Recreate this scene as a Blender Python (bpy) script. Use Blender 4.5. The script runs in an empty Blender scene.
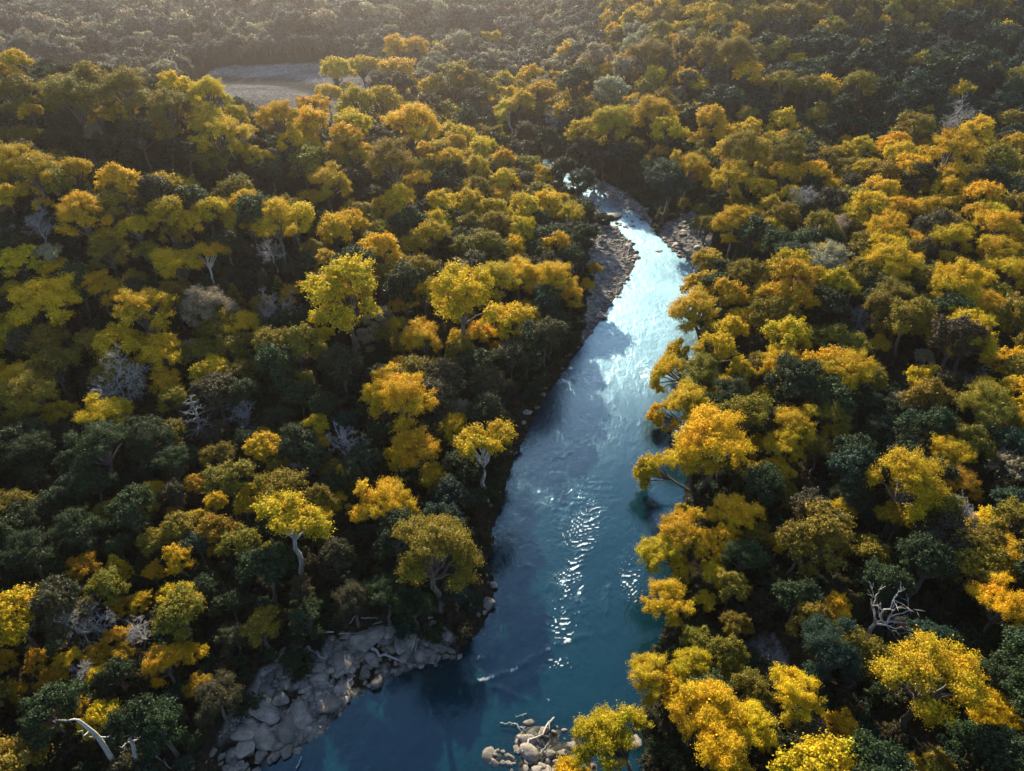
import bpy, math, random
import numpy as np
from mathutils import Vector
rng = np.random.default_rng(11)
random.seed(11)
S = bpy.context.scene
COL = S.collection
R_ = math.radians

# ------------------------------------------------------------------ camera
CAM_H, F, CX, CY = 60.0, 700.0, 512.0, 385.5
PITCH = R_(35.3)
CP, SP = math.cos(PITCH), math.sin(PITCH)
cam = bpy.data.cameras.new('camera')
cam_o = bpy.data.objects.new('camera', cam)
COL.objects.link(cam_o)
cam.sensor_width = 36.0
cam.lens = F / 1024 * 36.0
cam.clip_start, cam.clip_end = 0.5, 9000
cam_o.location = (0, 0, CAM_H)
cam_o.rotation_euler = (math.pi / 2 - PITCH, 0, 0)
S.camera = cam_o

def ray(px, py):
    """direction per metre of depth through a photo point"""
    u, v = (np.asarray(px, float) - CX) / F, (np.asarray(py, float) - CY) / F
    return u, CP - v * SP, -(SP + v * CP)

def on_level(px, py, z=0.0):
    u, fy, fz = ray(px, py)
    d = (z - CAM_H) / fz
    return np.stack([u * d, fy * d], -1)

def project(x, y, z):
    zz = z - CAM_H
    d = y * CP - zz * SP
    v = (-zz * CP - y * SP) / np.maximum(d, 1e-3)
    return CX + F * x / np.maximum(d, 1e-3), CY + F * v, d

# ------------------------------------------------------------------ numeric helpers
def sm(a, b, x):
    t = np.clip((x - a) / (b - a), 0, 1)
    return t * t * (3 - 2 * t)

def hash2(ix, iy):
    h = (ix.astype(np.int64) * 374761393 + iy.astype(np.int64) * 668265263) & 0x7fffffff
    h = ((h ^ (h >> 13)) * 1274126177) & 0x7fffffff
    return ((h ^ (h >> 16)) & 0xffff) / 65535.0

def vnoise(x, y):
    x = np.asarray(x, float); y = np.asarray(y, float)
    ix, iy = np.floor(x), np.floor(y)
    fx, fy = x - ix, y - iy
    fx, fy = fx * fx * (3 - 2 * fx), fy * fy * (3 - 2 * fy)
    a, b = hash2(ix, iy), hash2(ix + 1, iy)
    c, d = hash2(ix, iy + 1), hash2(ix + 1, iy + 1)
    return (a * (1 - fx) + b * fx) * (1 - fy) + (c * (1 - fx) + d * fx) * fy - 0.5

def fbm(x, y, n=3):
    t, a = 0.0, 1.0
    for k in range(n):
        t = t + a * vnoise(x * 2 ** k + 17.3 * k, y * 2 ** k - 9.1 * k); a *= .5
    return t

def poly_sd(P, x, y):
    """signed distance to a closed polygon, negative inside"""
    x = np.asarray(x, float); y = np.asarray(y, float)
    sh = x.shape; x = x.ravel(); y = y.ravel()
    d2 = np.full(x.shape, 1e18); ins = np.zeros(x.shape, bool)
    for k in range(len(P)):
        ax, ay = P[k]; bx, by = P[(k + 1) % len(P)]
        ex, ey = bx - ax, by - ay
        t = np.clip(((x - ax) * ex + (y - ay) * ey) / (ex * ex + ey * ey + 1e-12), 0, 1)
        d2 = np.minimum(d2, (x - ax - t * ex) ** 2 + (y - ay - t * ey) ** 2)
        if ay != by:
            c = (ay > y) != (by > y)
            ins ^= c & (x < ex * (y - ay) / (by - ay) + ax)
    d = np.sqrt(d2)
    return np.where(ins, -d, d).reshape(sh)

def line_near(P, x, y):
    """distance to an open polyline, arc length there, side sign"""
    best = np.full(x.shape, 1e18); arc = np.zeros(x.shape); side = np.ones(x.shape); s0 = 0
    for k in range(len(P) - 1):
        ax, ay = P[k]; ex, ey = P[k + 1][0] - ax, P[k + 1][1] - ay
        L = math.hypot(ex, ey)
        t = np.clip(((x - ax) * ex + (y - ay) * ey) / (L * L), 0, 1)
        qx, qy = x - ax - t * ex, y - ay - t * ey
        d = qx * qx + qy * qy
        m = d < best
        best = np.where(m, d, best); arc = np.where(m, s0 + t * L, arc)
        side = np.where(m, np.sign(ex * qy - ey * qx), side)
        s0 += L
    return np.sqrt(best), arc, side

# ------------------------------------------------------------------ lie of the land
LEFT = [(225,785),(265,765),(320,738),(350,700),(385,680),(420,668),(455,655),(478,632),(490,610),(495,590),(488,560),(492,530),
        (500,505),(508,475),(518,450),(530,425),(542,400),(560,377),(577,352),(590,335),(604,315),(622,290),(636,262),(632,242),
        (612,226),(592,213),(570,198),(545,178),(520,162),(500,149)]
RIGHT = [(648,771),(645,730),(650,690),(660,650),(668,610),(675,560),(684,500),(692,450),(692,400),(697,350),(704,300),(706,278),
         (690,262),(672,250),(658,236),(642,216),(616,200),(592,180),(567,165),(540,154),(518,146)]
Lw = [(-75,-15),(-42,13)] + [tuple(p) for p in on_level(*np.array(LEFT).T)] + [(-14,212),(-40,238),(-68,264),(-88,280),(-125,284),(-180,272),(-260,262)]
Rw = [(-45,-40),(-12,10),(4,22)] + [tuple(p) for p in on_level(*np.array(RIGHT).T)] + [(-8,216),(-35,241),(-64,268),(-84,290),(-125,297),(-180,286),(-260,276)]
RIVER = np.array(Lw + Rw[::-1])
IMG = lambda pts, z=0.0: on_level(*np.array(pts, float).T, z)
BARS = [IMG([(200,800),(222,745),(246,712),(264,682),(296,652),(332,648),(372,636),(408,631),(438,634),(455,643),(450,656),(420,672),(385,685),(350,705),(320,745),(265,775)], .5),
        IMG([(588,228),(634,236),(640,262),(626,292),(606,318),(596,336),(584,340),(589,318),(592,280),(584,250)], .3),
        IMG([(662,228),(690,222),(708,244),(706,270),(688,266),(666,250)], .3),
        IMG([(500,146),(560,160),(600,182),(640,208),(650,222),(622,232),(586,212),(545,184),(505,156)], .3),
        IMG([(748,646),(768,634),(784,644),(782,660),(762,668)], 2.0)]
SHOAL = IMG([(415,795),(440,768),(470,748),(496,724),(524,708),(562,708),(592,722),(618,750),(622,800)], -.1)
FLAT = np.array([(-112,222),(-96,208),(-58,208),(-46,235),(-52,262),(-50,296),(-80,308),(-118,304)])

def hills(x, y):
    A = 27 * sm(2, -88, x) + 12 * sm(-88, -170, x)
    Sy = .14 * sm(66, 84, y) + .50 * sm(80, 104, y) + .36 * sm(112, 136, y)
    Sy = Sy * (1 - sm(146, 205, y))
    gully = 3.0 * np.exp(-((y - 100) / 9) ** 2) * sm(-12, -45, x) - 8 * np.exp(-((y - 117 - .05 * (x + 60)) / 7) ** 2) * sm(-18, -50, x)
    left = A * Sy + gully
    yr = y + .12 * (x - 40)
    right = 4.5 * sm(25, 60, x) * sm(70, 150, y) + (9 * sm(168, 215, yr) + 19 * sm(210, 290, yr) + 28 * sm(285, 430, yr)) * sm(-5, 75, x - .06 * (y - 200))
    yl = y + .25 * (x + 90)
    far = (30 * sm(316, 455, yl) + 30 * sm(440, 620, yl)) * sm(25, -70, x - .12 * (y - 300))
    back = 38 * sm(520, 760, y + .1 * np.abs(x))
    side = 12 * sm(190, 420, np.abs(x)) * sm(40, 160, y) + 18 * sm(-40, -220, y)
    t = np.maximum(left + right + far + back + side, -.8)
    return np.where(t > 80, 80 + 25 * np.tanh((t - 80) / 25), t)

def bar_mask(x, y):
    m = np.zeros(np.shape(x))
    for k, B in enumerate(BARS):
        m = np.maximum(m, 1 - sm(-.4, 1.4, poly_sd(B, x, y)))
    m = np.maximum(m, 1 - sm(-2, 6, poly_sd(FLAT, x, y)))
    return m

def land(x, y, full=False):
    x = np.asarray(x, float); y = np.asarray(y, float)
    sd = poly_sd(RIVER, x, y)
    bm = bar_mask(x, y)
    so = np.maximum(sd, 0)
    wooded = .25 + 1.5 * sm(0, 3.0, so) + 1.6 * sm(3, 26, so)
    low = .10 + .55 * sm(0, 6, so) + .25 * sm(5, 12, so)
    out = wooded * (1 - bm) + low * bm + hills(x, y) * sm(0, 14, so)
    out = out + fbm(x / 9, y / 9) * 1.0 * sm(2, 12, so) * (1 - .7 * bm) + fbm(x / 1.3, y / 1.3, 2) * .16 * sm(0, 1, so)
    deep = -np.minimum(1.7, .10 + .36 * np.maximum(-sd, 0))
    shoal = 1 - sm(-2.2, 1.2, poly_sd(SHOAL, x, y))
    stony = 1 - sm(-1.5, 1.5, poly_sd(BARS[3], x, y))
    deep = deep * (1 - .8 * sm(222, 232, y))
    deep = deep * (1 - .9 * np.maximum(shoal, .9 * stony)) + fbm(x / 1.6, y / 1.6) * .16 + shoal * (.07 + .15 * sm(-6, 2, x + .35 * (30 - y)))
    h = np.where(sd > 0, out, deep)
    if full:
        return h, sd, np.maximum(bm, np.maximum(shoal, stony)), shoal
    return h

# ------------------------------------------------------------------ mesh and object helpers
def mesh_np(name, V, faces, mats, mat_idx=None, smooth=False):
    """faces: (n,k) int array, or list of such arrays"""
    me = bpy.data.meshes.new(name)
    fl = faces if isinstance(faces, list) else [faces]
    V = np.asarray(V, np.float32)
    me.vertices.add(len(V)); me.vertices.foreach_set('co', V.ravel())
    nl = sum(f.size for f in fl); nf = sum(len(f) for f in fl)
    me.loops.add(nl); me.loops.foreach_set('vertex_index', np.concatenate([f.ravel() for f in fl]).astype(np.int32))
    tot = np.concatenate([np.full(len(f), f.shape[1], np.int32) for f in fl])
    st = np.concatenate([[0], np.cumsum(tot)[:-1]]).astype(np.int32)
    me.polygons.add(nf); me.polygons.foreach_set('loop_start', st); me.polygons.foreach_set('loop_total', tot)
    if mat_idx is not None: me.polygons.foreach_set('material_index', np.asarray(mat_idx, np.int32))
    if smooth: me.polygons.foreach_set('use_smooth', np.ones(nf, bool))
    for m in (mats if isinstance(mats, (list, tuple)) else [mats]): me.materials.append(m)
    me.update(calc_edges=True); me.validate()
    return me

def attr(me, name, vals):
    a = me.attributes.new(name, 'FLOAT', 'POINT'); a.data.foreach_set('value', np.asarray(vals, np.float32).ravel())

def obj(name, me, parent=None, loc=None):
    o = bpy.data.objects.new(name, me); COL.objects.link(o)
    if parent is not None: o.parent = parent
    if loc is not None: o.location = loc
    return o

def tag(o, label=None, cat=None, group=None, kind=None):
    if label: o['label'] = label
    if cat: o['category'] = cat
    if group: o['group'] = group
    if kind: o['kind'] = kind
    return o

# ------------------------------------------------------------------ materials
def mat(name):
    m = bpy.data.materials.new(name); m.use_nodes = True
    nt = m.node_tree; nt.nodes.clear()
    out = nt.nodes.new('ShaderNodeOutputMaterial')
    def N(t, **kw):
        n = nt.nodes.new('ShaderNode' + t)
        for k, v in kw.items():
            if k.startswith('i_'): n.inputs[k[2:].replace('_', ' ')].default_value = v
            else: setattr(n, k, v)
        return n
    return m, nt, out, N, nt.links.new

def ramp(n, stops):
    e = n.color_ramp.elements
    while len(e) < len(stops): e.new(.5)
    for x, (p, c) in zip(e, stops): x.position = p; x.color = (*c, 1) if len(c) == 3 else c

def leaf_material():
    m, nt, out, N, L = mat('leaves')
    at = N('Attribute', attribute_name='tint', attribute_type='INSTANCER')
    ge = N('NewGeometry')
    mr = N('MapRange'); mr.inputs['To Min'].default_value = .55; mr.inputs['To Max'].default_value = 1.38
    L(ge.outputs['Random Per Island'], mr.inputs['Value'])
    hs = N('HueSaturation'); L(at.outputs['Color'], hs.inputs['Color']); L(mr.outputs[0], hs.inputs['Value'])
    tc = N('TexCoord'); no = N('TexNoise'); no.inputs['Scale'].default_value = 1.6; no.inputs['Detail'].default_value = 1
    L(tc.outputs['Object'], no.inputs['Vector'])
    mh = N('MapRange'); mh.inputs['From Min'].default_value = .3; mh.inputs['From Max'].default_value = .7
    mh.inputs['To Min'].default_value = .490; mh.inputs['To Max'].default_value = .509
    L(no.outputs[0], mh.inputs['Value']); L(mh.outputs[0], hs.inputs['Hue'])
    n2 = N('TexNoise'); n2.inputs['Scale'].default_value = 1.1; n2.inputs['Detail'].default_value = 3; L(tc.outputs['Object'], n2.inputs['Vector'])
    m2 = N('MapRange'); m2.inputs['From Min'].default_value = .42; m2.inputs['From Max'].default_value = .72; m2.inputs['To Max'].default_value = .5; L(n2.outputs[0], m2.inputs['Value'])
    gx = N('MixRGB', blend_type='MULTIPLY'); gx.inputs[2].default_value = (.48, .78, 1.5, 1); L(m2.outputs[0], gx.inputs[0]); L(hs.outputs[0], gx.inputs[1]); hs = gx
    pb = N('BsdfPrincipled'); pb.inputs['Roughness'].default_value = .6; pb.inputs['Specular IOR Level'].default_value = .12
    tr = N('BsdfTranslucent'); mx = N('MixShader'); mx.inputs[0].default_value = .30
    L(hs.outputs[0], pb.inputs['Base Color']); L(hs.outputs[0], tr.inputs['Color'])
    L(pb.outputs[0], mx.inputs[1]); L(tr.outputs[0], mx.inputs[2]); L(mx.outputs[0], out.inputs[0])
    return m

def bark_material(name, base, pale):
    m, nt, out, N, L = mat(name)
    tc = N('TexCoord'); mp = N('Mapping'); mp.inputs['Scale'].default_value = (9, 9, 2.5)
    no = N('TexNoise'); no.inputs['Scale'].default_value = 1.5; no.inputs['Detail'].default_value = 6
    L(tc.outputs['Object'], mp.inputs[0]); L(mp.outputs[0], no.inputs['Vector'])
    rp = N('ValToRGB'); ramp(rp, [(.3, base), (.65, pale)]); L(no.outputs[0], rp.inputs[0])
    pb = N('BsdfPrincipled'); pb.inputs['Roughness'].default_value = .85
    bp = N('Bump'); bp.inputs['Strength'].default_value = .5; bp.inputs['Distance'].default_value = .05
    L(no.outputs[0], bp.inputs['Height']); L(bp.outputs[0], pb.inputs['Normal'])
    L(rp.outputs[0], pb.inputs['Base Color']); L(pb.outputs[0], out.inputs[0])
    return m

M_LEAF = leaf_material()
M_BARK = bark_material('dark_bark', (.05, .04, .03), (.13, .11, .09))
M_PALE = bark_material('pale_bark', (.24, .225, .2), (.54, .51, .46))
M_DEAD = bark_material('weathered_wood', (.15, .145, .14), (.36, .35, .34))

def rock_material(name='rock', dark=(.075, .066, .055), light=(.34, .295, .245), sc=1.0):
    m, nt, out, N, L = mat(name)
    tc = N('TexCoord'); oi = N('ObjectInfo')
    ad = N('VectorMath', operation='ADD'); L(tc.outputs['Object'], ad.inputs[0]); L(oi.outputs['Location'], ad.inputs[1])
    n1 = N('TexNoise'); n1.inputs['Scale'].default_value = 1.3 * sc; n1.inputs['Detail'].default_value = 8; n1.inputs['Roughness'].default_value = .65
    n2 = N('TexVoronoi', feature='DISTANCE_TO_EDGE'); n2.inputs['Scale'].default_value = 2.2 * sc
    n3 = N('TexNoise'); n3.inputs['Scale'].default_value = 14 * sc; n3.inputs['Detail'].default_value = 4
    for n in (n1, n2, n3): L(ad.outputs[0], n.inputs['Vector'])
    rp = N('ValToRGB'); ramp(rp, [(.28, dark), (.5, tuple((a + b) / 2 for a, b in zip(dark, light))), (.72, light)]); L(n1.outputs[0], rp.inputs[0])
    mr = N('MapRange'); mr.inputs['From Max'].default_value = .05; mr.inputs['To Min'].default_value = .72
    L(n2.outputs[0], mr.inputs['Value'])
    mx = N('MixRGB', blend_type='MULTIPLY'); mx.inputs[0].default_value = 1; L(rp.outputs[0], mx.inputs[1]); L(mr.outputs[0], mx.inputs[2])
    hv = N('HueSaturation'); L(mx.outputs[0], hv.inputs['Color'])
    mv = N('MapRange'); mv.inputs['To Min'].default_value = .65; mv.inputs['To Max'].default_value = 1.3
    L(oi.outputs['Random'], mv.inputs['Value']); L(mv.outputs[0], hv.inputs['Value'])
    pb = N('BsdfPrincipled'); pb.inputs['Roughness'].default_value = .8
    a2 = N('Math', operation='MULTIPLY_ADD'); a2.inputs[1].default_value = .4; L(n3.outputs[0], a2.inputs[0]); L(n1.outputs[0], a2.inputs[2])
    bp = N('Bump'); bp.inputs['Strength'].default_value = .7; bp.inputs['Distance'].default_value = .25
    L(a2.outputs[0], bp.inputs['Height']); L(bp.outputs[0], pb.inputs['Normal'])
    L(hv.outputs[0], pb.inputs['Base Color']); L(pb.outputs[0], out.inputs[0])
    return m
M_ROCK = rock_material()

def ground_material():
    m, nt, out, N, L = mat('ground')
    tc = N('TexCoord')
    def noise(s, d=5):
        n = N('TexNoise'); n.inputs['Scale'].default_value = s; n.inputs['Detail'].default_value = d; L(tc.outputs['Object'], n.inputs['Vector']); return n
    a, b, c = noise(.25), noise(2.2), noise(9, 3)
    soil = N('ValToRGB'); ramp(soil, [(.3, (.014, .014, .010)), (.5, (.030, .026, .017)), (.7, (.06, .046, .026))]); L(b.outputs[0], soil.inputs[0])
    vo = N('TexVoronoi'); vo.inputs['Scale'].default_value = 1.7; L(tc.outputs['Object'], vo.inputs['Vector'])
    v2 = N('TexVoronoi'); v2.inputs['Scale'].default_value = 4.5; L(tc.outputs['Object'], v2.inputs['Vector'])
    sx = N('SeparateColor'); L(vo.outputs['Color'], sx.inputs[0])
    s2 = N('SeparateColor'); L(v2.outputs['Color'], s2.inputs[0])
    av = N('Math', operation='MULTIPLY_ADD'); av.inputs[1].default_value = .6; L(sx.outputs[0], av.inputs[0])
    av2 = N('Math', operation='MULTIPLY'); av2.inputs[1].default_value = .4; L(s2.outputs[0], av2.inputs[0]); L(av2.outputs[0], av.inputs[2])
    peb = N('ValToRGB'); ramp(peb, [(.1, (.10, .095, .085)), (.5, (.24, .225, .20)), (.9, (.42, .39, .35))]); L(av.outputs[0], peb.inputs[0])
    ga = N('Attribute', attribute_name='gravel'); wa = N('Attribute', attribute_name='wet')
    gm = N('Math', operation='MULTIPLY_ADD'); gm.inputs[1].default_value = .55; gm.inputs[2].default_value = -.28
    L(a.outputs[0], gm.inputs[0])
    gs = N('Math', operation='ADD', use_clamp=True); L(ga.outputs['Fac'], gs.inputs[0]); L(gm.outputs[0], gs.inputs[1])
    gr = N('MapRange'); gr.inputs['From Min'].default_value = .35; gr.inputs['From Max'].default_value = .65; L(gs.outputs[0], gr.inputs['Value'])
    mx = N('MixRGB'); L(gr.outputs[0], mx.inputs[0]); L(soil.outputs[0], mx.inputs[1]); L(peb.outputs[0], mx.inputs[2])
    wt = N('MixRGB', blend_type='MULTIPLY'); L(wa.outputs['Fac'], wt.inputs[0]); L(mx.outputs[0], wt.inputs[1]); wt.inputs[2].default_value = (.36, .38, .36, 1)
    pb = N('BsdfDiffuse'); L(wt.outputs[0], pb.inputs['Color']); pb.inputs['Roughness'].default_value = .6
    sv = N('Math', operation='SUBTRACT'); L(c.outputs[0], sv.inputs[0]); L(vo.outputs['Distance'], sv.inputs[1])
    bp = N('Bump'); bp.inputs['Strength'].default_value = .8; bp.inputs['Distance'].default_value = .25
    L(sv.outputs[0], bp.inputs['Height']); L(bp.outputs[0], pb.inputs['Normal'])
    L(pb.outputs[0], out.inputs[0])
    return m

def water_material():
    m, nt, out, N, L = mat('river_water')
    tc = N('TexCoord')
    mp = N('Mapping'); mp.inputs['Scale'].default_value = (1.0, .55, 1); mp.inputs['Rotation'].default_value = (0, 0, R_(20)); L(tc.outputs['Object'], mp.inputs[0])
    n1 = N('TexNoise'); n1.inputs['Scale'].default_value = 1.1; n1.inputs['Detail'].default_value = 6; n1.inputs['Roughness'].default_value = .6; n1.inputs['Distortion'].default_value = .6
    n2 = N('TexNoise'); n2.inputs['Scale'].default_value = .12; n2.inputs['Detail'].default_value = 3
    L(mp.outputs[0], n1.inputs['Vector']); L(tc.outputs['Object'], n2.inputs['Vector'])
    ra = N('Attribute', attribute_name='rough')
    st = N('MapRange'); st.inputs['To Min'].default_value = .22; st.inputs['To Max'].default_value = .9; L(ra.outputs['Fac'], st.inputs['Value'])
    pm = N('MapRange'); pm.inputs['From Min'].default_value = .35; pm.inputs['From Max'].default_value = .65; pm.inputs['To Min'].default_value = .45; pm.inputs['To Max'].default_value = 1.2; L(n2.outputs[0], pm.inputs['Value'])
    sm_ = N('Math', operation='MULTIPLY'); L(st.outputs[0], sm_.inputs[0]); L(pm.outputs[0], sm_.inputs[1])
    bp = N('Bump'); bp.inputs['Distance'].default_value = .14; L(sm_.outputs[0], bp.inputs['Strength']); L(n1.outputs[0], bp.inputs['Height'])
    da = N('Attribute', attribute_name='depth')
    dr = N('ValToRGB'); ramp(dr, [(0, (.55, .55, .55)), (.35, (.8, .8, .8)), (1, (.97, .97, .97))]); L(da.outputs['Fac'], dr.inputs[0])
    tp = N('BsdfTransparent'); tp.inputs[0].default_value = (.45, .62, .62, 1)
    df = N('BsdfDiffuse'); df.inputs[0].default_value = (.001, .020, .030, 1); L(bp.outputs[0], df.inputs['Normal'])
    body = N('MixShader'); L(dr.outputs[0], body.inputs[0]); L(tp.outputs[0], body.inputs[1]); L(df.outputs[0], body.inputs[2])
    fr = N('Fresnel'); fr.inputs['IOR'].default_value = 1.33; L(bp.outputs[0], fr.inputs['Normal'])
    fg = N('Math', operation='MULTIPLY_ADD', use_clamp=True); fg.inputs[1].default_value = 6.4; fg.inputs[2].default_value = -.07; L(fr.outputs[0], fg.inputs[0])
    f0 = fg; fg = N('Math', operation='MINIMUM'); fg.inputs[1].default_value = .42; L(f0.outputs[0], fg.inputs[0])
    gl = N('BsdfGlossy'); gr_ = N('MapRange'); gr_.inputs['To Min'].default_value = .08; gr_.inputs['To Max'].default_value = .55; wr = N('Attribute', attribute_name='ruffle'); L(wr.outputs['Fac'], gr_.inputs['Value']); L(gr_.outputs[0], gl.inputs['Roughness']); gl.inputs['Color'].default_value = (.43, .70, .86, 1); L(bp.outputs[0], gl.inputs['Normal'])
    sf = N('MixShader'); L(fg.outputs[0], sf.inputs[0]); L(body.outputs[0], sf.inputs[1]); L(gl.outputs[0], sf.inputs[2])
    fa = N('Attribute', attribute_name='foam')
    n3 = N('TexNoise'); n3.inputs['Scale'].default_value = 2.6; n3.inputs['Detail'].default_value = 6; n3.inputs['Roughness'].default_value = .7; L(mp.outputs[0], n3.inputs['Vector'])
    fm = N('Math', operation='ADD'); L(fa.outputs['Fac'], fm.inputs[0]); L(n3.outputs[0], fm.inputs[1])
    fc = N('MapRange'); fc.inputs['From Min'].default_value = .86; fc.inputs['From Max'].default_value = 1.15; fc.inputs['To Max'].default_value = .85; L(fm.outputs[0], fc.inputs['Value'])
    fd = N('BsdfDiffuse'); fd.inputs[0].default_value = (.72, .76, .78, 1)
    fx = N('MixShader'); L(fc.outputs[0], fx.inputs[0]); L(sf.outputs[0], fx.inputs[1]); L(fd.outputs[0], fx.inputs[2])
    L(fx.outputs[0], out.inputs[0])
    return m

# ------------------------------------------------------------------ ground sheet and river
def axis(segs):
    return np.unique(np.round(np.concatenate([np.arange(a, b, s) for a, b, s in segs]), 4))
xs = axis([(-3000, -600, 120), (-600, -220, 14), (-220, -60, 3.0), (-60, -40, 1), (-40, 40, .42), (40, 70, 1), (70, 240, 3), (240, 600, 14), (600, 3001, 120)])
ys = axis([(-600, -80, 40), (-80, 0, 5), (0, 24, 1), (24, 110, .42), (110, 215, 1.0), (215, 330, 2.5), (330, 700, 8), (700, 6000, 150)])
GX, GY = np.meshgrid(xs, ys)
H, SD, BM, SH = land(GX, GY, True)
nx, ny = len(xs), len(ys)
idx = np.arange(nx * ny).reshape(ny, nx)
quads = np.stack([idx[:-1, :-1], idx[:-1, 1:], idx[1:, 1:], idx[1:, :-1]], -1).reshape(-1, 4)
M_GROUND = ground_material()
gme = mesh_np('ground', np.stack([GX, GY, H], -1).reshape(-1, 3), quads, M_GROUND, smooth=True)
NZ = fbm(GX / 2.2, GY / 2.2); B0 = poly_sd(BARS[0], GX, GY)
attr(gme, 'gravel', np.clip(BM * np.where(B0 < 2, .62 + 1.1 * NZ, 1) + .22 * (1 - sm(0, 1.2, np.abs(SD))), 0, 1))
attr(gme, 'wet', np.maximum(np.maximum(1 - sm(.02, .28, H), SH * .7), (GY > 195) * (GX < -35) * (.22 + 1.1 * fbm(GX / 9, GY / 6))))
tag(obj('ground', gme), kind='structure')

wx = axis([(-262, -75, 2.0), (-75, -30, .5), (-30, 36, .2)])
wy = axis([(-42, 24, .8), (24, 75, .2), (75, 130, .35), (130, 215, .7), (215, 300, 1.5)])
WX, WY = np.meshgrid(wx, wy)
wsd = poly_sd(RIVER, WX, WY)
keepv = (wsd < 2.2) & (WY < 226)      # the far flat is a dry gravel bed
wi = np.full(WX.shape, -1); wi[keepv] = np.arange(keepv.sum())
q = np.stack([wi[:-1, :-1], wi[:-1, 1:], wi[1:, 1:], wi[1:, :-1]], -1).reshape(-1, 4)
q = q[(q >= 0).all(1)]
px_, py_ = WX[keepv], WY[keepv]
bed = land(px_, py_)
zz = .012 * fbm(px_ / 1.5, py_ / 1.5) + .02 * fbm(px_ / 5, py_ / 5)
foam = np.zeros(px_.shape); roughw = np.zeros(px_.shape)
TRAINS = [([(596,490),(574,550),(566,590),(562,620),(584,655)], 1.9, .74, .05, 1.15),
          ([(622,540),(627,570),(632,600),(641,622)], 1.3, .66, .042, 1.1),
          ([(540,642),(562,662),(553,695)], 1.7, .6, .04, 1.0),
          ([(600,470),(570,500),(540,520)], 3.0, 1.3, .02, 0)]
for P, w, lam, A, fo in TRAINS:
    d, s, sg = line_near(IMG(P), px_, py_)
    env = np.exp(-(d / w) ** 2) * sm(.3, 3, s) * (1 - sm(s.max() - 3, s.max() - .3, s)) * np.clip(.75 + 1.3 * fbm(px_ / 1.7 + 3, py_ / 1.7), 0, 1.3)
    ph = 2 * math.pi * (s + .75 * d + 1.0 * fbm(px_ * .5, py_ * .5)) / lam
    cr = (np.sin(ph) * .5 + .5) ** 2
    zz += A * env * cr
    foam += fo * env * np.clip(cr * 1.6 - .85, 0, 1) * (.6 + .8 * (fbm(px_ * 1.1 + 5, py_ * 1.1) + .5))
    roughw += .8 * env
FOAM = [([(468,664),(480,680),(510,672),(530,660),(556,645),(580,637),(603,633)], .34, .47), ([(498,688),(528,700)], .28, .45),
        ([(528,692),(552,700)], .2, .3),
        ([(545,384),(570,378),(600,379),(635,374),(668,372)], 1.9, .52), ([(560,372),(600,368),(640,364)], 2.2, .27), ([(612,392),(616,415),(628,420),(640,424)], .45, .36),
        ([(508,563),(520,566),(532,566)], .18, .42), ([(466,664),(492,652),(500,640)], .55, .36), ([(580,588),(582,612)], .5, .26), ([(608,588),(605,612)], .55, .26),
        ([(563,458),(570,452)], .2, .35), ([(584,416),(590,416)], .2, .36), ([(640,240),(655,262),(672,280)], 2.0, .20), ([(590,520),(640,540),(650,600)], 3.0, .12),
        ([(540,672),(556,700),(545,740)], .9, .22),
        ([(520,160),(560,182),(600,206)], 3.5, .26)]
for P, w, a in FOAM:
    d, s, sg = line_near(IMG(P), px_, py_)
    env = np.exp(-(d / w) ** 2)
    foam += a * env * np.clip(.55 + 1.5 * fbm(px_ / 1.1, py_ / 1.1), 0, 1.15); roughw += .5 * env
    if w < 1: zz += .035 * env * np.clip(.6 + 1.2 * fbm(px_ / 1.4, py_ / 1.4), 0, 1)
wme = mesh_np('river', np.stack([px_, py_, zz], -1), q, water_material(), smooth=True)
attr(wme, 'depth', np.clip(-bed / 1.5, 0, 1)); attr(wme, 'foam', np.clip(foam, 0, .75)); attr(wme, 'rough', np.clip(roughw + .25 + .3 * sm(60, 110, py_), 0, 1))
attr(wme, 'ruffle', np.clip(.10 + .9 * sm(52, 108, py_) * (1 - .85 * sm(140, 200, py_)) * (.8 + .35 * fbm(px_ / 5, py_ / 12)), 0, 1))
tag(obj('river', wme), kind='structure')

# ------------------------------------------------------------------ tube, leaf and rock builders
class MB:
    def __init__(s): s.v = []; s.f = []; s.n = 0
    def tube(s, P, R, k=6):
        P = np.asarray(P, float); R = np.asarray(R, float)
        T = np.gradient(P, axis=0); T /= np.linalg.norm(T, axis=1)[:, None] + 1e-9
        ref = np.array([.31, .77, .2]); ref /= np.linalg.norm(ref)
        U = np.cross(T, ref); U /= np.linalg.norm(U, axis=1)[:, None] + 1e-9
        W = np.cross(T, U)
        a = np.arange(k) * 2 * math.pi / k
        ring = P[:, None] + R[:, None, None] * (U[:, None] * np.cos(a)[None, :, None] + W[:, None] * np.sin(a)[None, :, None])
        n = len(P); i = np.arange(n * k).reshape(n, k) + s.n
        j = np.roll(i, -1, 1)
        s.v += [ring.reshape(-1, 3), P[-1:] + T[-1:] * R[-1]]; s.f.append(np.stack([i[:-1], j[:-1], j[1:], i[1:]], -1).reshape(-1, 4))
        tip = s.n + n * k
        s.f.append(np.stack([i[-1], j[-1], np.full(k, tip), np.full(k, tip)], -1)[:, :3])
        s.n += n * k + 1
    def arrays(s):
        q4 = [f for f in s.f if f.shape[1] == 4]; q3 = [f for f in s.f if f.shape[1] == 3]
        return np.concatenate(s.v), [np.concatenate(q4), np.concatenate(q3)]

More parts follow.
